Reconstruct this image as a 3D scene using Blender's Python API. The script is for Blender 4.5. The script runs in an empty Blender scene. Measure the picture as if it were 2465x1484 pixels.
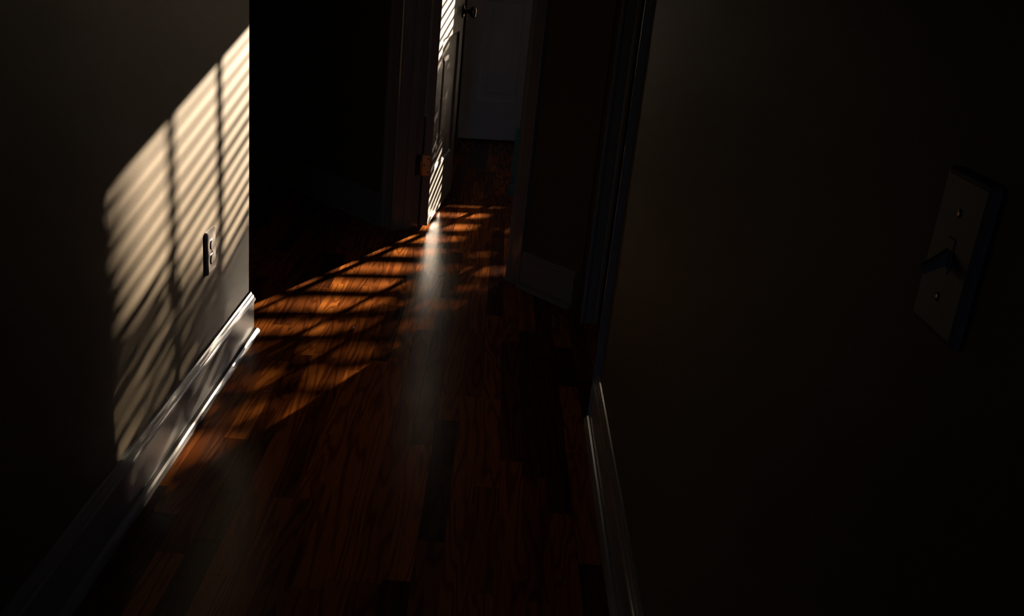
import bpy, bmesh, math, random
from mathutils import Vector, Matrix
random.seed(7)
C = bpy.context.scene.collection
S = bpy.context.scene

# ------------------------------------------------------------------ camera, sky, sun, exposure
F_PX, PITCH, ROLL, YAW, CAM_H = 2297.4, .3547, -.1034, .0376, 1.1871
def cam_axes():
    cp, sp = math.cos(PITCH), math.sin(PITCH)
    f = Vector((math.sin(YAW)*cp, math.cos(YAW)*cp, -sp))
    r0 = Vector((math.cos(YAW), -math.sin(YAW), 0)); d0 = f.cross(r0)
    r = math.cos(ROLL)*r0 + math.sin(ROLL)*d0
    d = -math.sin(ROLL)*r0 + math.cos(ROLL)*d0
    return r, d, f
CR, CD, CF = cam_axes()
cam = bpy.data.objects.new('camera', bpy.data.cameras.new('camera')); C.objects.link(cam)
m3 = Matrix((CR, -CD, -CF)).transposed()
cam.matrix_world = Matrix.Translation((0, 0, CAM_H)) @ m3.to_4x4()
cam.data.sensor_width = 36; cam.data.lens = 36*F_PX/2465; cam.data.clip_start = .02
S.camera = cam

SUN_H = Vector((.406, .914, 0)).normalized()      # towards the sun, on the ground
TAN_E = .18                                       # height of the sun
world = bpy.data.worlds.new('sky'); S.world = world; world.use_nodes = True
nt = world.node_tree; bg = nt.nodes['Background']
sky = nt.nodes.new('ShaderNodeTexSky'); sky.sky_type = 'NISHITA'; sky.sun_disc = False
sky.sun_elevation = math.atan(TAN_E); sky.sun_rotation = math.atan2(SUN_H.x, SUN_H.y)
tint = nt.nodes.new('ShaderNodeMix'); tint.data_type = 'RGBA'; tint.blend_type = 'MULTIPLY'; tint.inputs[0].default_value = 1; tint.inputs[7].default_value = (.62, .72, 1.30, 1)
nt.links.new(sky.outputs[0], tint.inputs[6]); nt.links.new(tint.outputs[2], bg.inputs[0]); bg.inputs[1].default_value = .26
sun_d = bpy.data.lights.new('sun', 'SUN'); sun_d.energy = 60; sun_d.color = (1, .80, .58); sun_d.angle = .0070
sun = bpy.data.objects.new('sun', sun_d); C.objects.link(sun)
sv = Vector((SUN_H.x, SUN_H.y, TAN_E)).normalized()
sun.rotation_euler = sv.to_track_quat('Z', 'Y').to_euler(); sun.location = (6, 14, 6)
S.view_settings.view_transform = 'Standard'; S.view_settings.look = 'None'
S.view_settings.gamma = 1; S.view_settings.use_curve_mapping = False
S.view_settings.exposure = 0
S.cycles.use_denoising = True; S.cycles.max_bounces = 10; S.cycles.diffuse_bounces = 6
S.cycles.sample_clamp_indirect = 60; S.cycles.blur_glossy = 0

# ------------------------------------------------------------------ materials
def nodes_of(name):
    m = bpy.data.materials.new(name); m.use_nodes = True
    t = m.node_tree; return m, t, t.nodes['Principled BSDF']
def N(t, kind, **kw):
    n = t.nodes.new(kind)
    for k, v in kw.items(): setattr(n, k, v)
    return n
def paint(name, col, rough=.4, spec=.5, bump=.0, scale=300, var=.04):
    m, t, b = nodes_of(name)
    b.inputs['Roughness'].default_value = rough; b.inputs['Specular IOR Level'].default_value = spec
    tc = N(t, 'ShaderNodeTexCoord'); n = N(t, 'ShaderNodeTexNoise'); n.inputs['Scale'].default_value = 3; n.inputs['Detail'].default_value = 6
    t.links.new(tc.outputs['Object'], n.inputs['Vector'])
    r = N(t, 'ShaderNodeMix', data_type='RGBA'); t.links.new(n.outputs['Fac'], r.inputs[0])
    r.inputs[6].default_value = (*[c*(1-var) for c in col], 1); r.inputs[7].default_value = (*[min(1, c*(1+var)) for c in col], 1)
    t.links.new(r.outputs[2], b.inputs['Base Color'])
    if bump:
        n2 = N(t, 'ShaderNodeTexNoise'); n2.inputs['Scale'].default_value = scale; n2.inputs['Detail'].default_value = 3
        t.links.new(tc.outputs['Object'], n2.inputs['Vector'])
        bp = N(t, 'ShaderNodeBump'); bp.inputs['Strength'].default_value = bump; bp.inputs['Distance'].default_value = .001
        t.links.new(n2.outputs['Fac'], bp.inputs['Height']); t.links.new(bp.outputs[0], b.inputs['Normal'])
    return m
def metal(name, col, rough):
    m, t, b = nodes_of(name)
    b.inputs['Base Color'].default_value = (*col, 1); b.inputs['Metallic'].default_value = 1
    n = N(t, 'ShaderNodeTexNoise'); n.inputs['Scale'].default_value = 60
    mr = N(t, 'ShaderNodeMapRange'); mr.inputs[3].default_value = rough*.8; mr.inputs[4].default_value = rough*1.2
    t.links.new(n.outputs['Fac'], mr.inputs[0]); t.links.new(mr.outputs[0], b.inputs['Roughness'])
    return m
def wood():
    m, t, b = nodes_of('oak_strip')
    tc = N(t, 'ShaderNodeTexCoord'); oi = N(t, 'ShaderNodeObjectInfo')
    wn = N(t, 'ShaderNodeTexWhiteNoise', noise_dimensions='1D'); t.links.new(oi.outputs['Random'], wn.inputs['W'])
    vm = N(t, 'ShaderNodeVectorMath', operation='MULTIPLY_ADD'); t.links.new(wn.outputs['Color'], vm.inputs[0])
    vm.inputs[1].default_value = (40, 40, 40); t.links.new(tc.outputs['Object'], vm.inputs[2])
    # cathedral rings: distance field stretched along the board, warped
    mp = N(t, 'ShaderNodeMapping'); mp.inputs['Scale'].default_value = (1, .09, 1); t.links.new(vm.outputs[0], mp.inputs[0])
    n1 = N(t, 'ShaderNodeTexNoise'); n1.inputs['Scale'].default_value = 14; n1.inputs['Detail'].default_value = 2; n1.inputs['Distortion'].default_value = .4
    t.links.new(mp.outputs[0], n1.inputs['Vector'])
    mu = N(t, 'ShaderNodeMath', operation='MULTIPLY'); mu.inputs[1].default_value = 60; t.links.new(n1.outputs['Fac'], mu.inputs[0])
    si = N(t, 'ShaderNodeMath', operation='SINE'); t.links.new(mu.outputs[0], si.inputs[0])
    ra = N(t, 'ShaderNodeMapRange'); ra.inputs[1].default_value = -.2; ra.inputs[2].default_value = 1; t.links.new(si.outputs[0], ra.inputs[0])
    # fine pores
    mp2 = N(t, 'ShaderNodeMapping'); mp2.inputs['Scale'].default_value = (1, .03, 1); t.links.new(vm.outputs[0], mp2.inputs[0])
    n2 = N(t, 'ShaderNodeTexNoise'); n2.inputs['Scale'].default_value = 420; n2.inputs['Detail'].default_value = 3; t.links.new(mp2.outputs[0], n2.inputs['Vector'])
    # tone of the board
    cr = N(t, 'ShaderNodeValToRGB'); t.links.new(oi.outputs['Random'], cr.inputs[0])
    e = cr.color_ramp.elements; e[0].position = 0; e[0].color = (.063, .017, .0038, 1); e[1].position = 1; e[1].color = (.34, .107, .0185, 1)
    x = cr.color_ramp.elements.new(.5); x.color = (.235, .068, .012, 1)
    mx = N(t, 'ShaderNodeMix', data_type='RGBA', blend_type='MULTIPLY'); mx.inputs[0].default_value = .85
    dk = N(t, 'ShaderNodeMix', data_type='RGBA'); dk.inputs[6].default_value = (1, 1, 1, 1); dk.inputs[7].default_value = (.40, .31, .25, 1)
    t.links.new(ra.outputs[0], dk.inputs[0]); t.links.new(cr.outputs[0], mx.inputs[6]); t.links.new(dk.outputs[2], mx.inputs[7])
    mx2 = N(t, 'ShaderNodeMix', data_type='RGBA', blend_type='MULTIPLY'); mx2.inputs[0].default_value = .45
    gr = N(t, 'ShaderNodeMapRange'); gr.inputs[1].default_value = .35; gr.inputs[2].default_value = .6; gr.inputs[3].default_value = .4; gr.inputs[4].default_value = 1
    t.links.new(n2.outputs['Fac'], gr.inputs[0]); t.links.new(mx.outputs[2], mx2.inputs[6]); t.links.new(gr.outputs[0], mx2.inputs[7])
    t.links.new(mx2.outputs[2], b.inputs['Base Color'])
    n3 = N(t, 'ShaderNodeTexNoise'); n3.inputs['Scale'].default_value = 9; t.links.new(tc.outputs['Object'], n3.inputs['Vector'])
    rr = N(t, 'ShaderNodeMapRange'); rr.inputs[3].default_value = .22; rr.inputs[4].default_value = .28; b.inputs['Specular IOR Level'].default_value = .05; t.links.new(n3.outputs['Fac'], rr.inputs[0])
    t.links.new(rr.outputs[0], b.inputs['Roughness'])
    bp = N(t, 'ShaderNodeBump'); bp.inputs['Strength'].default_value = .03; bp.inputs['Distance'].default_value = .0002
    t.links.new(gr.outputs[0], bp.inputs['Height']); t.links.new(bp.outputs[0], b.inputs['Normal'])
    return m
M = dict(
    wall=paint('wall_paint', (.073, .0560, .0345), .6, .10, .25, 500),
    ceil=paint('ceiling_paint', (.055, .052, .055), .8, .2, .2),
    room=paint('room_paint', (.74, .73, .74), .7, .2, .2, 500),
    pale=paint('pale_door_paint', (.62, .62, .63), .4, .3, .06, 140, .02),
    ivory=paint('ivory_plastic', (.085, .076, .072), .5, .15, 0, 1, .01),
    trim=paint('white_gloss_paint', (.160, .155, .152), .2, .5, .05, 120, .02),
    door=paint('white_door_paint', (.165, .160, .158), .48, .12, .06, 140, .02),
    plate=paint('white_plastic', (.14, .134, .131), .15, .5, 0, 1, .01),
    slot=paint('dark_slot', (.01, .01, .01), .6, .2),
    blind=paint('blind_slat', (.62, .61, .60), .5, .3),
    tape=paint('ladder_tape', (.18, .17, .15), .9, .1, .3, 900),
    brass=metal('old_brass', (.42, .24, .10), .32),
    bronze=metal('dark_bronze', (.16, .11, .08), .16),
    steel=metal('screw_steel', (.55, .53, .50), .25),
    sub=paint('subfloor', (.05, .035, .025), .9, .1),
    wood=wood(),
    teal=paint('teal_cloth', (.05, .17, .20), .9, .1, .5, 700, .15),
    lawn=paint('lawn', (.03, .05, .015), .95, .05, .5, 60, .4),
    leaf=paint('leaf', (.05, .09, .025), .6, .3, 0, 1, .3),
    bark=paint('bark', (.10, .07, .05), .95, .1, .8, 40, .3),
    lint=paint('pale_fibre', (.6, .55, .5), .6, .3),
)
mg, tg, bgl = nodes_of('window_glass')
bgl.inputs['Base Color'].default_value = (1, 1, 1, 1); bgl.inputs['Roughness'].default_value = 0
tr = tg.nodes.new('ShaderNodeBsdfTransparent'); gl = tg.nodes.new('ShaderNodeBsdfGlossy'); gl.inputs['Roughness'].default_value = .02
lw = tg.nodes.new('ShaderNodeFresnel'); lw.inputs[0].default_value = 1.45
ms = tg.nodes.new('ShaderNodeMixShader'); tg.links.new(lw.outputs[0], ms.inputs[0]); tg.links.new(tr.outputs[0], ms.inputs[1]); tg.links.new(gl.outputs[0], ms.inputs[2])
tg.links.new(ms.outputs[0], tg.nodes['Material Output'].inputs['Surface'])
M['glass'] = mg
mb_, tb_, bb_ = nodes_of('glass_bead'); bb_.inputs['Base Color'].default_value = (1, .86, .9, 1); bb_.inputs['Roughness'].default_value = .25
M['bead'] = mb_

# ------------------------------------------------------------------ helpers
def link(name, bm, mat, parent=None, smooth=False, loc=None):
    bmesh.ops.recalc_face_normals(bm, faces=bm.faces)
    me = bpy.data.meshes.new(name); bm.to_mesh(me); bm.free(); me.materials.append(mat)
    if smooth:
        for p in me.polygons: p.use_smooth = True
    o = bpy.data.objects.new(name, me); C.objects.link(o)
    if parent is not None: o.parent = parent
    if loc is not None: o.location = loc
    return o
def tag(o, label, cat=None, group=None, kind=None):
    o['label'] = label
    if cat: o['category'] = cat
    if group: o['group'] = group
    if kind: o['kind'] = kind
    return o
def struct(o, label=None):
    o['kind'] = 'structure'
    if label: o['label'] = label
    return o
def empty(name, loc, rz=0):
    o = bpy.data.objects.new(name, None); C.objects.link(o); o.empty_display_size = .1
    o.location = loc; o.rotation_euler = (0, 0, rz); return o
def BM(): return bmesh.new()
def frame_box(bm, o, ax, ay, lo, hi, bevel=0):
    """box in a frame: origin o (2d), axes ax, ay (2d unit), ranges lo/hi (a, b, z)"""
    vs = []
    for k in (lo[2], hi[2]):
        for j in (lo[1], hi[1]):
            for i in (lo[0], hi[0]):
                vs.append(bm.verts.new((o[0]+ax[0]*i+ay[0]*j, o[1]+ax[1]*i+ay[1]*j, k)))
    q = [(0,1,3,2), (4,6,7,5), (0,4,5,1), (2,3,7,6), (0,2,6,4), (1,5,7,3)]
    fs = [bm.faces.new([vs[a] for a in f]) for f in q]
    if bevel:
        es = list({e for f in fs for e in f.edges})
        bmesh.ops.bevel(bm, geom=es, offset=bevel, segments=2, affect='EDGES', profile=.5)
def box(bm, x0, x1, y0, y1, z0, z1, bevel=0):
    frame_box(bm, (0, 0), (1, 0), (0, 1), (x0, y0, z0), (x1, y1, z1), bevel)
def prism(bm, prof, p0, p1, n, sk0=0, sk1=0):
    """profile (t from wall, z) swept from p0 to p1 (2d); n = outward 2d; skews mitre the ends"""
    p0 = Vector(p0); p1 = Vector(p1); n = Vector(n); u = (p1-p0).normalized()
    a = [bm.verts.new((*(p0 + n*t - u*sk0*t), z)) for t, z in prof]
    b = [bm.verts.new((*(p1 + n*t + u*sk1*t), z)) for t, z in prof]
    k = len(prof)
    for i in range(k):
        bm.faces.new((a[i], a[(i+1) % k], b[(i+1) % k], b[i]))
    bm.faces.new(a); bm.faces.new(b[::-1])
def upright(bm, prof, o, ax, ay, z0, z1):
    """plan profile (a along ax, b along ay) standing from z0 to z1"""
    lo = [bm.verts.new((o[0]+ax[0]*a+ay[0]*b, o[1]+ax[1]*a+ay[1]*b, z0)) for a, b in prof]
    hi = [bm.verts.new((v.co.x, v.co.y, z1)) for v in lo]
    k = len(prof)
    for i in range(k): bm.faces.new((lo[i], lo[(i+1) % k], hi[(i+1) % k], hi[i]))
    bm.faces.new(lo[::-1]); bm.faces.new(hi)
def lathe(bm, prof, mat4, seg=24):
    rings = []
    for r, h in prof:
        if r < 1e-6: rings.append([bm.verts.new(mat4 @ Vector((0, 0, h)))]); continue
        rings.append([bm.verts.new(mat4 @ Vector((r*math.cos(2*math.pi*i/seg), r*math.sin(2*math.pi*i/seg), h))) for i in range(seg)])
    for A_, B_ in zip(rings, rings[1:]):
        for i in range(seg):
            j = (i+1) % seg
            if len(A_) == 1: bm.faces.new((A_[0], B_[i], B_[j]))
            elif len(B_) == 1: bm.faces.new((A_[i], A_[j], B_[0]))
            else: bm.faces.new((A_[i], A_[j], B_[j], B_[i]))
def tube(bm, p0, p1, r, seg=10):
    p0 = Vector(p0); p1 = Vector(p1); d = p1-p0
    mt = Matrix.Translation(p0) @ d.to_track_quat('Z', 'Y').to_matrix().to_4x4()
    lathe(bm, [(0, 0), (r, 0), (r, d.length), (0, d.length)], mt, seg)

# ------------------------------------------------------------------ plan of the place (metres; camera stands at 0,0)
CEIL = 2.44
XL = -.7027                 # face of the left wall
YC = 2.755                  # its far corner
AE = Vector((.6827, -.7307)); AD = Vector((.7307, .6827))     # along / into the angled doorway wall
P0 = Vector((-.470, 4.095))                                   # outer foot of the left casing, on the casing's front
WF = P0 + AD*.018                                             # on the wall face
CW = .083; SPAN = .8964                                       # casing width, outer to outer
JT = .018                                                     # jamb board thickness
J0, J1 = CW+.004-JT, SPAN-CW-.004+JT                          # the wall's opening along AE
WT = .127
RX = Vector((.978, .208)).normalized(); RY = Vector((-RX.y, RX.x))     # the far room's axes
RA = Vector((-.246, 6.282))                                   # on the far wall's face
K = .30; JOG = .60                                            # the window wall stands K nearer from JOG on
W0, W1, WZ0, WZ1 = .685, 1.78, .30, 1.665                      # window opening
def room(t, k): p = RA + RX*t + RY*k; return p

# floor
bm = BM(); box(bm, -2.2, 3.0, -3.2, 7.4, -.16, -.012); floor = struct(link('floor', bm, M['sub']), 'dark stained oak strip floor running from the hall into the far room')
PW = .057
prisms = {}
def plank_mesh(L):
    key = round(L, 2)
    if key in prisms: return prisms[key]
    b = BM(); w = PW/2-.0002; l = L/2-.0003
    bot = [b.verts.new(v) for v in ((-w,-l,-.011), (w,-l,-.011), (w,l,-.011), (-w,l,-.011))]
    top = [b.verts.new(v) for v in ((-w,-l,0), (w,-l,0), (w,l,0), (-w,l,0))]
    for A_, B_ in ((bot, top),):
        for i in range(4): b.faces.new((A_[i], A_[(i+1) % 4], B_[(i+1) % 4], B_[i]))
    b.faces.new(top)
    bmesh.ops.recalc_face_normals(b, faces=b.faces)
    me = bpy.data.meshes.new('plank'); b.to_mesh(me); b.free(); me.materials.append(M['wood']); prisms[key] = me
    return me
def px(p):
    v = Vector((p[0], p[1], -CAM_H)); d = v.dot(CF)
    if d < .05: return None
    return 1232.5+F_PX*v.dot(CR)/d, 742+F_PX*v.dot(CD)/d, d
def sees(x, y):
    q = px((x, y))
    if q is None or not (-60 < q[0] < 2525 and -60 < q[1] < 1560): return False
    if y < YC and x < XL-.03: return False
    if x < XL and x/y < XL/YC-.02: return False
    if y < 2.45 and x > .37: return False
    if y >= 2.4 and x/y > .155: return False
    if (Vector((x, y))-WF).dot(AD) > 0 and not (-.075 < x/y < .04): return False
    return True
planks = []; rnd = random.Random(21)
x = -2.05
while x < 2.9:
    y = -3.0 + rnd.uniform(-.8, 0)
    while y < 6.9:
        L = rnd.choice((.30, .40, .48, .56, .66, .78, .92, 1.1))
        vis = [sees(x+dx, y+L*f) for f in (.02, .25, .5, .75, .98) for dx in (-.02, .02)]
        size = 0
        if any(vis):
            size = max((lambda q: 1/q[2]**2)(px((x, y+L*f))) for f in (.1, .5, .9) if px((x, y+L*f))) * L*sum(vis)
        planks.append((size, x, y+L/2, L)); y += L
    x += PW
planks.sort(reverse=True)
rest = BM()
for i, (size, x, y, L) in enumerate(planks):
    if i < 295 and size > 0:
        o = bpy.data.objects.new('plank', plank_mesh(L)); C.objects.link(o); o.parent = floor
        o.location = (x, y, rnd.uniform(-.00008, 0))
        o.rotation_euler = (rnd.uniform(-.0002, .0002), rnd.uniform(-.0015, .0015), 0)
    else:
        box(rest, x-PW/2+.0004, x+PW/2-.0004, y-L/2+.0004, y+L/2-.0004, -.011, -.0003)
o = link('plank_rows', rest, M['wood'], floor); o['kind'] = 'stuff'

# ceiling
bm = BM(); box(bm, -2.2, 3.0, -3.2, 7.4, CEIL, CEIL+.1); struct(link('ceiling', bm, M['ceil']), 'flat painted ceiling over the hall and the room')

bm = BM(); frame_box(bm, WF, AE, AD, (-2.0, WT, CEIL-.015), (1.3, 2.6, CEIL)); struct(link('ceiling_far_bounce', bm, M['room']), 'unseen white ceiling slab added to bounce light into the room beyond the doorway')  # white slab added under the ceiling, out of view, to brighten the far room

# left wall with its end
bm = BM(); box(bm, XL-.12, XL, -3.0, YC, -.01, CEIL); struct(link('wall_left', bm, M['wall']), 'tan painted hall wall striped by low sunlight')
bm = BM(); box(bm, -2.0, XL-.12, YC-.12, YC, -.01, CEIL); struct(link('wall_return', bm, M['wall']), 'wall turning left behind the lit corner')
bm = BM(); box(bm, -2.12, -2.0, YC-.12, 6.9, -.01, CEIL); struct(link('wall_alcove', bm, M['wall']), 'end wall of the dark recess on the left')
bm = BM(); box(bm, XL-.12, -.60, -3.12, -3.0, -.01, CEIL); box(bm, -.10, 1.1, -3.12, -3.0, -.01, CEIL); box(bm, -.60, -.10, -3.12, -3.0, 2.08, CEIL); struct(link('wall_back', bm, M['wall']), 'wall behind the hall with an unseen opening added for sky fill light')  # opening added behind the camera so sky light lifts the doorway trim

# angled doorway wall
DH = 2.05
bm = BM()
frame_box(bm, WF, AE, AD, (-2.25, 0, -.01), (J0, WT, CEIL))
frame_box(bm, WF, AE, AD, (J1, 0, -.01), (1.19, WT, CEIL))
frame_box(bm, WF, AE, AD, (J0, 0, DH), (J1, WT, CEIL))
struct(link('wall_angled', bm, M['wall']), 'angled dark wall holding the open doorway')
# right hall wall, side passage
RT = Vector((.0114, 1)).normalized(); RN = Vector((RT.y, -RT.x))       # along / outward behind the wall face
RO = Vector((.3185, 0)); REND = 2.43
def rw(s, b=0): return RO + RT*s + RN*b
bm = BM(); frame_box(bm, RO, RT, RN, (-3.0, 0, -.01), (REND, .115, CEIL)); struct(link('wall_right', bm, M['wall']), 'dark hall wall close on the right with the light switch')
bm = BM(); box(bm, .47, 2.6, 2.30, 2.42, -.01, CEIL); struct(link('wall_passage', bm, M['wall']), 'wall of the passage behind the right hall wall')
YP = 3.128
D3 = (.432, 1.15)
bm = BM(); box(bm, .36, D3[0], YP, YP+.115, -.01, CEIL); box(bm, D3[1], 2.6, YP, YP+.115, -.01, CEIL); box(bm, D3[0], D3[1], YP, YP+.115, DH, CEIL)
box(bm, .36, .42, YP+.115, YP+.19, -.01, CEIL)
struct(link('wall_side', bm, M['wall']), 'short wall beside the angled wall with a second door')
bm = BM(); box(bm, 2.6, 2.72, 2.3, 7.0, -.01, CEIL); struct(link('wall_east', bm, M['room']), 'far right wall of the room beyond')
# far room walls
FD0, FD1 = .01, .50
bm = BM()
frame_box(bm, RA, RX, RY, (-2.1, 0, -.01), (FD0, .12, CEIL)); frame_box(bm, RA, RX, RY, (FD1, 0, -.01), (JOG, .12, CEIL)); frame_box(bm, RA, RX, RY, (FD0, 0, 2.05), (FD1, .12, CEIL))
frame_box(bm, RA, RX, RY, (FD0-.02, .10, -.01), (FD1+.02, .12, 2.06))
struct(link('wall_far', bm, M['room']), 'far wall of the room beyond with a narrow panelled door')
bm = BM()
a0, a1 = -K, -K+.14
frame_box(bm, RA, RX, RY, (JOG, a0, -.01), (W0, a1, CEIL)); frame_box(bm, RA, RX, RY, (W1, a0, -.01), (3.1, a1, CEIL))
frame_box(bm, RA, RX, RY, (W0, a0, -.01), (W1, a1, WZ0)); frame_box(bm, RA, RX, RY, (W0, a0, WZ1), (W1, a1, CEIL))
frame_box(bm, RA, RX, RY, (JOG, a1, -.01), (JOG+.12, .12, CEIL))
struct(link('wall_window', bm, M['room']), 'wall of the far room with the low window')

# baseboards
BB = [(0, 0), (.028, 0), (.0275, .006), (.025, .012), (.021, .0165), (.0165, .0185), (.0125, .019), (.0125, .104), (.0135, .108), (.0165, .110), (.0165, .116), (.0145, .119),
      (.0125, .121), (.0125, .125), (.0105, .130), (.0075, .134), (.0055, .140), (.002, .142), (0, .142)]
def baseboard(name, p0, p1, n, sk0=0, sk1=0, label=None):
    b = BM(); prism(b, BB, p0, p1, n, sk0, sk1)
    return struct(link(name, b, M['trim']), label)
baseboard('baseboard_left', (XL, -2.9), (XL, YC), (1, 0), 0, 1, 'white moulded baseboard glaring in the sun at the foot of the left wall')
baseboard('baseboard_return', (XL, YC), (-1.99, YC), (0, 1), 1, 0, 'baseboard turning round the lit corner')
baseboard('baseboard_angled', WF+AE*-2.0, WF, (-AD.x, -AD.y), 0, 0, 'dark baseboard of the angled wall left of the doorway')
baseboard('baseboard_front', WF+AE*SPAN, (WF+AE*1.17), (-AD.x, -AD.y), 0, 0, 'baseboard of the angled wall right of the doorway')
baseboard('baseboard_right', rw(-2.9), rw(2.36), (-RN.x, -RN.y), 0, 0, 'dim baseboard along the right hall wall')
baseboard('baseboard_far', room(-2.0, 0), room(FD0-.062, 0), (-RY.x, -RY.y), 0, 0, 'baseboard of the far wall left of the narrow door')
baseboard('baseboard_window', room(JOG, -K), room(2.8, -K), (-RY.x, -RY.y), 0, 0, 'baseboard under the window of the far room')

# door casings (trim)
CASE = [(0, 0), (0, .008), (.004, .0115), (.012, .012), (.019, .010), (.022, .0075), (.026, .0085), (.060, .012), (.066, .0155), (.072, .018), (.083, .018), (.083, 0)]
def case_leg(parent, o, ax, ay, flip, z1, w=CW):
    b = BM(); k = w/CW
    upright(b, [((a*k if not flip else -a*k), -bb) for a, bb in CASE], o, ax, ay, 0, z1)
    return link('casing_leg', b, M['trim'], parent)
t1 = struct(empty('trim_1', (0, 0, 0)), 'white casing and jambs of the angled doorway')
case_leg(t1, WF+AE*CW, AE, AD, True, 2.13); case_leg(t1, WF+AE*(SPAN-CW), AE, AD, False, 2.13)
bm = BM(); frame_box(bm, WF, AE, AD, (CW, -.018, DH+.004), (SPAN-CW, 0, 2.13), .003); link('casing_head', bm, M['trim'], t1)
for a, s in ((J0, -1), (J1, 1)):
    bm = BM(); frame_box(bm, WF, AE, AD, (min(a, a+s*JT*-1), -.001, 0), (max(a, a+s*JT*-1), WT+.001, DH-.001), .001); link('jamb', bm, M['trim'], t1)
    bm = BM(); i0 = a-s*JT; frame_box(bm, WF, AE, AD, (min(i0, i0-s*.011), .045, 0), (max(i0, i0-s*.011), .086, DH-.02), .002); link('door_stop', bm, M['trim'], t1)
bm = BM(); frame_box(bm, WF, AE, AD, (J0+.018, 0, DH-.018), (J1-.018, WT, DH), .001); link('jamb_head', bm, M['trim'], t1)

t2 = struct(empty('trim_2', (0, 0, 0)), 'white casing of the second door beside the angled wall')
case_leg(t2, (.425, YP), (1, 0), (0, 1), True, 2.13, .066); case_leg(t2, (D3[1]+.006, YP), (1, 0), (0, 1), False, 2.13)
bm = BM(); box(bm, .425, D3[1]+.006, YP-.018, YP, DH, 2.13, .003); link('casing_head', bm, M['trim'], t2)
bm = BM(); box(bm, D3[0]-.001, D3[0]+.016, YP, YP+.115, 0, DH-.001); link('jamb', bm, M['trim'], t2)
bm = BM(); box(bm, D3[1]-.016, D3[1]+.001, YP, YP+.115, 0, DH-.001); link('jamb', bm, M['trim'], t2)

t3 = struct(empty('trim_3', (0, 0, 0)), 'casing and jamb at the far end of the right hall wall')
case_leg(t3, rw(REND-.004), RT, RN, True, 2.13, .068)
bm = BM(); frame_box(bm, RO, RT, RN, (REND, -.001, 0), (REND+.018, .116, 2.13), .002); link('jamb', bm, M['trim'], t3)

t4 = struct(empty('trim_4', (0, 0, 0)), 'casing of the narrow panelled door on the far wall')
case_leg(t4, room(FD0-.004, 0), RX, RY, True, 2.11, .058); case_leg(t4, room(FD1+.004, 0), RX, RY, False, 2.11, .058)

# doors: slab with frame members and raised panels on both faces
def make_door(name, o, ax, ay, width, height, panels, z0, label, stile, rails_z, T=.035, flat=.08, paint_=None):
    """o: foot of the hinge corner on the front face; ax along the door, ay into its thickness; panels: list of (a0,a1,z0,z1)"""
    root = struct(empty(name, (o[0], o[1], 0)), label)
    inv = Vector((o[0], o[1]))
    O = (0, 0)
    def part(nm, bm_): return link(nm, bm_, paint_ or M['door'], root)
    b = BM(); frame_box(b, O, ax, ay, (.004, .008, z0+.004), (width-.004, T-.008, z0+height-.004)); part('core', b)
    for a0, a1 in ((0, stile), (width-stile, width)):
        b = BM(); frame_box(b, O, ax, ay, (a0, 0, z0), (a1, T, z0+height), .0015); part('stile', b)
    for zz0, zz1 in rails_z:
        b = BM(); frame_box(b, O, ax, ay, (stile-.0005, .0002, zz0), (width-stile+.0005, T-.0002, zz1), .0015); part('rail', b)
    for a0, a1, p0, p1 in panels:
        b = BM()
        for side in (0, 1):
            def P(a, z, dep):
                d = dep if side == 0 else T-dep
                return b.verts.new((ax[0]*a+ay[0]*d, ax[1]*a+ay[1]*d, z))
            prev = None
            for ins, dep in ((-.001, .0005), (.008, .0045), (.012, .0095), (.012+flat, .0095), (.030+flat, .0025), (.032+flat, .002)):
                ring = [P(a0+ins, p0+ins, dep), P(a1-ins, p0+ins, dep), P(a1-ins, p1-ins, dep), P(a0+ins, p1-ins, dep)]
                if prev:
                    for i in range(4): b.faces.new((prev[i], prev[(i+1) % 4], ring[(i+1) % 4], ring[i]))
                prev = ring
            b.faces.new(prev)
        part('panel', b)
    return root
DX = Vector((.0881, .9961)).normalized(); DN = Vector((DX.y, -DX.x))      # along the open leaf, out of its lit face
DO = Vector((-.2603, 4.118)); DWID = .722
z0 = .014
door1 = make_door('door_1', DO, DX, -DN, DWID, 2.02, [(.105, .592, .245, .815), (.105, .592, .985, 1.90)], z0,
                  'white panelled door standing open, its face striped by sunlight', .105, [(z0, .245), (.815, .985), (1.90, z0+2.02)], flat=.072)
door1['category'] = 'door'
# knob on both faces
def knob(parent, base, n3):
    q = Vector(n3).to_track_quat('Z', 'Y').to_matrix().to_4x4(); mt = Matrix.Translation(base) @ q
    b = BM(); lathe(b, [(0, 0), (.031, 0), (.032, .002), (.031, .006), (.024, .010), (.013, .012), (.011, .016), (0, .016)], mt, 32); r = link('knob_rose', b, M['bronze'], parent, True)
    b = BM(); lathe(b, [(0, .014), (.010, .014), (.009, .026), (.011, .034), (.020, .040), (.026, .048), (.0275, .055), (.025, .062), (.017, .066), (0, .0675)], mt, 32)
    return link('knob', b, M['bronze'], parent, True)
KA = .655
kb = DX*KA
knob(door1, (kb.x, kb.y, .905), (DN.x, DN.y, 0))
kb2 = DX*KA - DN*.035
knob(door1, (kb2.x, kb2.y, .905), (-DN.x, -DN.y, 0))
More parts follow.
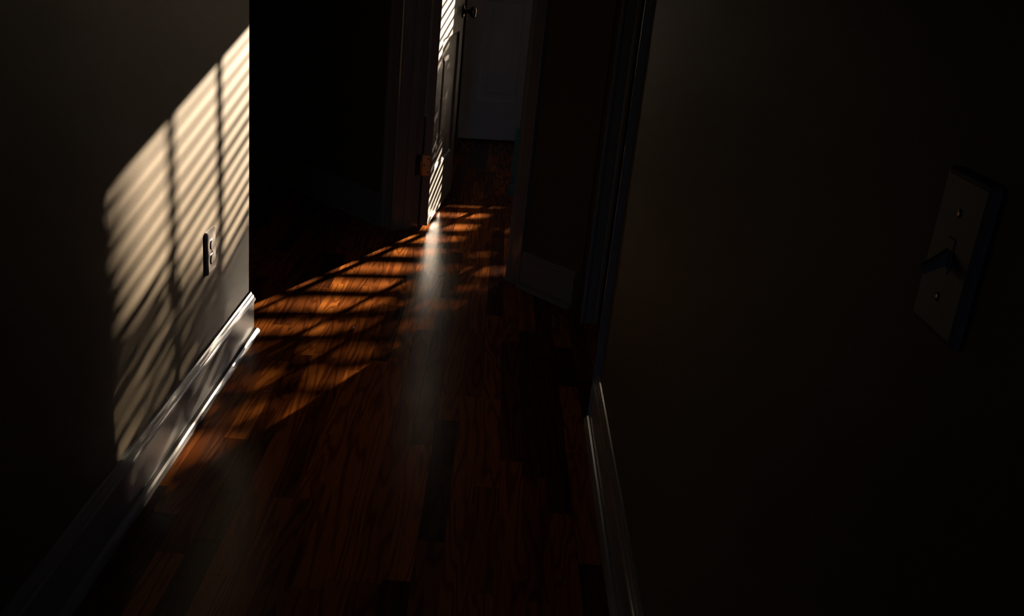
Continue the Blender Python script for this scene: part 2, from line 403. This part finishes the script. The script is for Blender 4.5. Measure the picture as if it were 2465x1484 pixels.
# hinges: one leaf let into the door's edge, one on the jamb
pin = DO - DN*.043 - DX*.002
def hinge(zc):
    h = .089
    lp = pin - DO
    b = BM()
    tube(b, (lp.x, lp.y, zc-h/2), (lp.x, lp.y, zc+h/2), .0055, 12)
    for s in (-1, 1): tube(b, (lp.x, lp.y, zc+s*h/2), (lp.x, lp.y, zc+s*(h/2+.006)), .0042, 10)
    root = link('hinge', b, M['brass'], door1, True)
    b = BM(); frame_box(b, (0, 0), -DN, -DX, (.003, 0, zc-h/2), (.040, .0022, zc+h/2), .0006); link('hinge_leaf', b, M['brass'], root)
    jc = WF + AE*(J0+JT) + AD*(WT+.001) - DO
    b = BM(); frame_box(b, jc, AE, AD, (0, -.034, zc-h/2), (.0022, .004, zc+h/2), .0006); link('hinge_leaf', b, M['bronze'], root)
    for k, (u_, dz) in enumerate(((.012, -.03), (.030, 0), (.012, .03))):
        b = BM(); p = -DN*u_ - DX*.0022
        lathe(b, [(0, .0012), (.003, .001), (.0042, 0), (0, 0)], Matrix.Translation((p.x, p.y, zc+dz)) @ Vector((-DX.x, -DX.y, 0)).to_track_quat('Z', 'Y').to_matrix().to_4x4(), 12); link('screw', b, M['bronze'], root, True)
for zc in (.285, 1.05, 1.82): hinge(zc)

fdw = FD1-FD0-.006
fo = room(FD0+.003, .02)
door2 = make_door('door_2', fo, RX, RY, fdw, 2.03, [(.112, fdw-.112, .265, .90), (.112, fdw-.112, 1.08, 1.9)], .012,
                  'narrow pale panelled door closed at the end of the far room', .112, [(.012, .265), (.90, 1.08), (1.9, 2.042)], flat=.03, paint_=M['pale'])
door2['category'] = 'door'
door3 = make_door('door_3', (D3[0]+.018, YP+.045), (1, 0), (0, 1), D3[1]-D3[0]-.036, 2.03, [(.11, .57, .25, .82), (.11, .57, .99, 1.9)], .012,
                  'closed door behind the casing right of the angled wall', .11, [(.012, .25), (.82, .99), (1.9, 2.042)])
door3['category'] = 'door'

# window with sash, glass and blind
win = struct(empty('window_1', (*room(W0, -K), 0)), 'low sash window letting the sun into the far room')
wo = Vector((0, 0)); WWID = W1-W0
def wpart(nm, lo, hi, mat=M['trim'], bev=.002, par=win):
    b = BM(); frame_box(b, wo, RX, RY, lo, hi, bev); return link(nm, b, mat, par)
wpart('sill', (-.05, -.035, WZ0-.022), (WWID+.05, .10, WZ0)); 
for a in (0, WWID-.02): wpart('jamb', (a, .0, WZ0), (a+.02, .135, WZ1))
wpart('head', (.02, .0, WZ1-.016), (WWID-.02, .135, WZ1))
for a in (.02, WWID-.055): wpart('sash_stile', (a, .105, WZ0), (a+.018, .13, WZ1-.016))
wpart('sash_rail', (.038, .105, WZ0), (WWID-.055, .13, WZ0+.012)); wpart('sash_rail', (.038, .105, .94), (WWID-.055, .13, .975)); wpart('sash_rail', (.038, .105, WZ1-.036), (WWID-.055, .13, WZ1-.016))
wpart('pane', (.03, .116, WZ0+.005), (WWID-.045, .119, .95), M['glass'], 0); wpart('pane', (.03, .116, .965), (WWID-.045, .119, WZ1-.03), M['glass'], 0)
for a in (-.075, WWID): wpart('casing_leg', (a, -.016, WZ0-.02), (a+.075, 0, WZ1+.075))
wpart('casing_head', (0, -.016, WZ1), (WWID, 0, WZ1+.075))
bl = tag(empty('window_blind', (*room(W0, -K), 0)), 'pale horizontal slat blind hanging in the low window of the far room', 'blind')
PITCH_S = .0445; BK = .055
b = BM(); frame_box(b, wo, RX, RY, (.022, BK-.022, WZ1-.05), (WWID-.022, BK+.022, WZ1-.018), .002); link('head_rail', b, M['blind'], bl)
b = BM(); frame_box(b, wo, RX, RY, (.026, BK-.02, WZ0+.004), (WWID-.026, BK+.02, WZ0+.018), .003); link('bottom_rail', b, M['blind'], bl)
b = BM()
prof = [(-.024, 0), (-.012, .0022), (0, .003), (.012, .0022), (.024, 0), (.024, -.0022), (.012, -.0002), (0, .0006), (-.012, -.0002), (-.024, -.0022)]
A_ = [b.verts.new((-(WWID-.05)/2, p, q)) for p, q in prof]; B_ = [b.verts.new(((WWID-.05)/2, p, q)) for p, q in prof]
for i in range(len(prof)): b.faces.new((A_[i], A_[(i+1) % len(prof)], B_[(i+1) % len(prof)], B_[i]))
b.faces.new(A_); b.faces.new(B_[::-1]); bmesh.ops.recalc_face_normals(b, faces=b.faces)
slat_me = bpy.data.meshes.new('slat'); b.to_mesh(slat_me); b.free(); slat_me.materials.append(M['blind'])
zs = WZ0+.04; rs = random.Random(4)
ang = math.atan2(RX.y, RX.x)
while zs < WZ1-.06:
    o = bpy.data.objects.new('slat', slat_me); C.objects.link(o); o.parent = bl
    mid = RX*(WWID/2) + RY*BK
    o.location = (mid.x, mid.y, zs + rs.uniform(-.0012, .0012))
    o.rotation_euler = (math.radians(-1 - 11*min(1, (WZ1-zs)/.6) - 7*min(1, max(0, (.95-zs)/.3)) + rs.uniform(-4, 4)), rs.uniform(-.0012, .0012), ang)
    zs += PITCH_S
for t in (.925-W0, 1.207-W0, 1.395-W0, 1.64-W0):
    b = BM(); frame_box(b, wo, RX, RY, (t-.0115, BK-.027, WZ0+.012), (t+.0115, BK-.0262, WZ1-.04)); link('ladder_tape', b, M['tape'], bl)
    b = BM(); p = RX*(t+.005) + RY*(BK+.001); tube(b, (p.x, p.y, WZ0+.01), (p.x, p.y, WZ1-.03), .0035, 6); link('lift_cord', b, M['tape'], bl)

# outside
bm = BM(); box(bm, -60, 60, -60, 90, -.6, -.4); struct(link('ground', bm, M['lawn']), 'lawn outside the window')
def aim(c, zw, D):
    t = W0 + (c+2.05)/.8096
    p = room(t, -K) + Vector((SUN_H.x, SUN_H.y))*D
    return Vector((p.x, p.y, zw + TAN_E*D))
tb = aim(-.75, 0, 8.6)
tree = tag(empty('garden_tree', (tb.x, tb.y, -.4)), 'small leafy tree standing on the lawn outside the window', 'tree')
rf = random.Random(11); verts = []; faces = []
def leaf(p, s):
    q = Vector((rf.gauss(0, 1), rf.gauss(0, 1), rf.gauss(0, 1))).normalized(); r = q.orthogonal().normalized(); u = q.cross(r)
    p = p - tree.location; n0 = len(verts)
    verts.extend([p+r*s*.5, p+u*s*.28, p-r*s*.5, p-u*s*.28]); faces.append((n0, n0+1, n0+2, n0+3))
def cluster(n, c0, c1, zlo, zhi, s=.065):
    for _ in range(n):
        c = rf.uniform(c0, c1); z = rf.uniform(zlo(c), zhi(c)) + rf.gauss(0, .012)
        leaf(aim(c, z, 8.6+rf.uniform(-.5, .5)), s*rf.uniform(.7, 1.3))
topf = lambda c: 1.11 if c < -1.9 else (1.11-.09*(c+1.9)/.2 if c < -1.7 else 1.02 + .26*min(1, (c+1.7)/.22))
cluster(400, -2.5, -1.85, lambda c: .62, lambda c: 1.08)
cluster(3100, -2.5, -1.0, lambda c: .66, topf)
cluster(2300, -1.82, -.9, lambda c: .12, lambda c: min(.69, .66+1.3*(c+1.56)))
cluster(500, -1.38, -1.2, lambda c: 1.2, lambda c: 1.62)
cluster(1500, -1.2, 0, lambda c: .1+.3*abs(c+.5), lambda c: 1.5-.5*abs(c+.5))
me = bpy.data.meshes.new('foliage'); me.from_pydata(verts, [], faces); me.materials.append(M['leaf'])
fo_ = bpy.data.objects.new('foliage', me); C.objects.link(fo_); fo_.parent = tree; fo_['kind'] = 'stuff'
b = BM(); lathe(b, [(0, 0), (.09, 0), (.06, .5), (.05, 1.2), (.04, 2.2), (0, 2.9)], Matrix.Identity(4), 12); link('trunk', b, M['bark'], tree, True)

# outlet on the left wall (faces +x)
def rounded_plate(b, w, h, t, ch):
    """plate in local x (width), y (height), z (out); chamfered edge"""
    r = .004
    def ring(ix, z):
        ww, hh, rr = w/2-ix, h/2-ix, max(.001, r-ix*.5); pts = []
        for cx, cy, a in ((1, 1, 0), (-1, 1, 90), (-1, -1, 180), (1, -1, 270)):
            for k in range(4):
                an = math.radians(a+k*30); pts.append((cx*(ww-rr)+rr*math.cos(an), cy*(hh-rr)+rr*math.sin(an), z))
        return [b.verts.new(p) for p in pts]
    rs_ = [ring(0, 0), ring(0, t-ch*.7), ring(ch*.4, t-ch*.2), ring(ch, t)]
    for A_, B_ in zip(rs_, rs_[1:]):
        for i in range(16): b.faces.new((A_[i], A_[(i+1) % 16], B_[(i+1) % 16], B_[i]))
    b.faces.new(rs_[-1]); b.faces.new(rs_[0][::-1])
def wall_frame(name, pos, out2, label, cat):
    root = empty(name, pos); z = Vector((out2[0], out2[1], 0)); y = Vector((0, 0, 1)); x = y.cross(z)
    root.rotation_euler = Matrix((x, y, z)).transposed().to_euler(); return tag(root, label, cat)
out = wall_frame('wall_outlet', (XL, 2.353, .396), (1, 0), 'white double wall outlet on the sunlit left wall above the baseboard', 'outlet')
b = BM(); rounded_plate(b, .072, .115, .0085, .006); link('plate', b, M['plate'], out)
for s in (-1, 1):
    b = BM(); pts = []
    for i in range(24):
        a = 2*math.pi*i/24; pts.append((.0168*math.cos(a), max(-.0125, min(.0125, .0168*math.sin(a)))))
    lo = [b.verts.new((p, q, .008)) for p, q in pts]; hi = [b.verts.new((p*.94, q*.94, .0112)) for p, q in pts]
    for i in range(24): b.faces.new((lo[i], lo[(i+1) % 24], hi[(i+1) % 24], hi[i]))
    b.faces.new(hi); rc = link('receptacle', b, M['plate'], out, loc=(0, s*.0195, 0))
    for sx, hh in ((-.0063, .009), (.0063, .007)):
        b = BM(); box(b, sx-.001, sx+.001, .001-hh/2+.002, .001+hh/2+.002, .0105, .01135); link('slot', b, M['slot'], rc)
    b = BM(); lathe(b, [(0, .0105), (.0024, .0105), (.0024, .01135), (0, .01135)], Matrix.Translation((0, -.007, 0)), 12); link('slot', b, M['slot'], rc)
b = BM(); lathe(b, [(0, .008), (.003, .008), (.003, .0093), (.0015, .0098), (0, .0098)], Matrix.Identity(4), 14); link('screw', b, M['steel'], out, True)

# light switch on the right wall
sp = rw(.628)
sw = wall_frame('light_switch', (sp.x, sp.y, 1.0215), (-RN.x, -RN.y), 'white toggle light switch plate close by on the dark right wall', 'light switch')
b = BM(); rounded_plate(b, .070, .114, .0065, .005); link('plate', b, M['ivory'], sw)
b = BM(); box(b, -.0052, .0052, -.0125, .0125, .006, .0075, .0005); link('toggle_collar', b, M['ivory'], sw)
b = BM()
A_ = [b.verts.new(v) for v in ((-.0035, -.006, .007), (.0035, -.006, .007), (.0035, .005, .007), (-.0035, .005, .007))]
B_ = [b.verts.new(v) for v in ((-.003, -.0145, .0215), (.003, -.0145, .0215), (.003, -.0085, .0235), (-.003, -.0085, .0235))]
for i in range(4): b.faces.new((A_[i], A_[(i+1) % 4], B_[(i+1) % 4], B_[i]))
b.faces.new(B_); b.faces.new(A_[::-1]); bmesh.ops.bevel(b, geom=list(b.edges), offset=.0008, segments=2, affect='EDGES'); link('toggle', b, M['ivory'], sw)
for s in (-1, 1):
    b = BM(); lathe(b, [(0, .006), (.0033, .006), (.0033, .0069), (.002, .0075), (0, .0076)], Matrix.Translation((0, s*.0302, 0)), 14); sc = link('screw', b, M['bronze'], sw, True)

# slim teal post just inside the room
po = tag(empty('slim_post', (.122, 4.90, 0)), 'slim muted teal post with a thicker foot standing on the floor inside the doorway', 'post')
b = BM(); lathe(b, [(0, .06), (.0135, .06), (.0125, .12), (.0115, .25), (.0125, .33), (.0125, .345), (.009, .355), (0, .357)], Matrix.Identity(4), 20); link('shaft', b, M['teal'], po, True)
b = BM(); lathe(b, [(0, 0), (.019, 0), (.021, .008), (.0205, .03), (.019, .05), (.014, .06), (0, .062)], Matrix.Identity(4), 20); link('foot', b, M['teal'], po, True)

# small things on the floor
b = BM(); bmesh.ops.create_icosphere(b, subdivisions=2, radius=.0042)
bead = link('bead', b, M['bead'], None, True, (-.395, 2.877, .0041)); tag(bead, 'tiny glinting pink bead lying on the dark floor boards', 'bead')
b = BM(); pts = [(-.011, -.005, .0006), (-.004, -.001, .0016), (.003, .002, .0012), (.011, .007, .0006)]
for p, q in zip(pts, pts[1:]): tube(b, p, q, .0006, 6)
lt = link('lint', b, M['lint'], None, True, (-.553, 2.373, 0)); tag(lt, 'short pale thread lying on the floor near the left baseboard', 'thread')
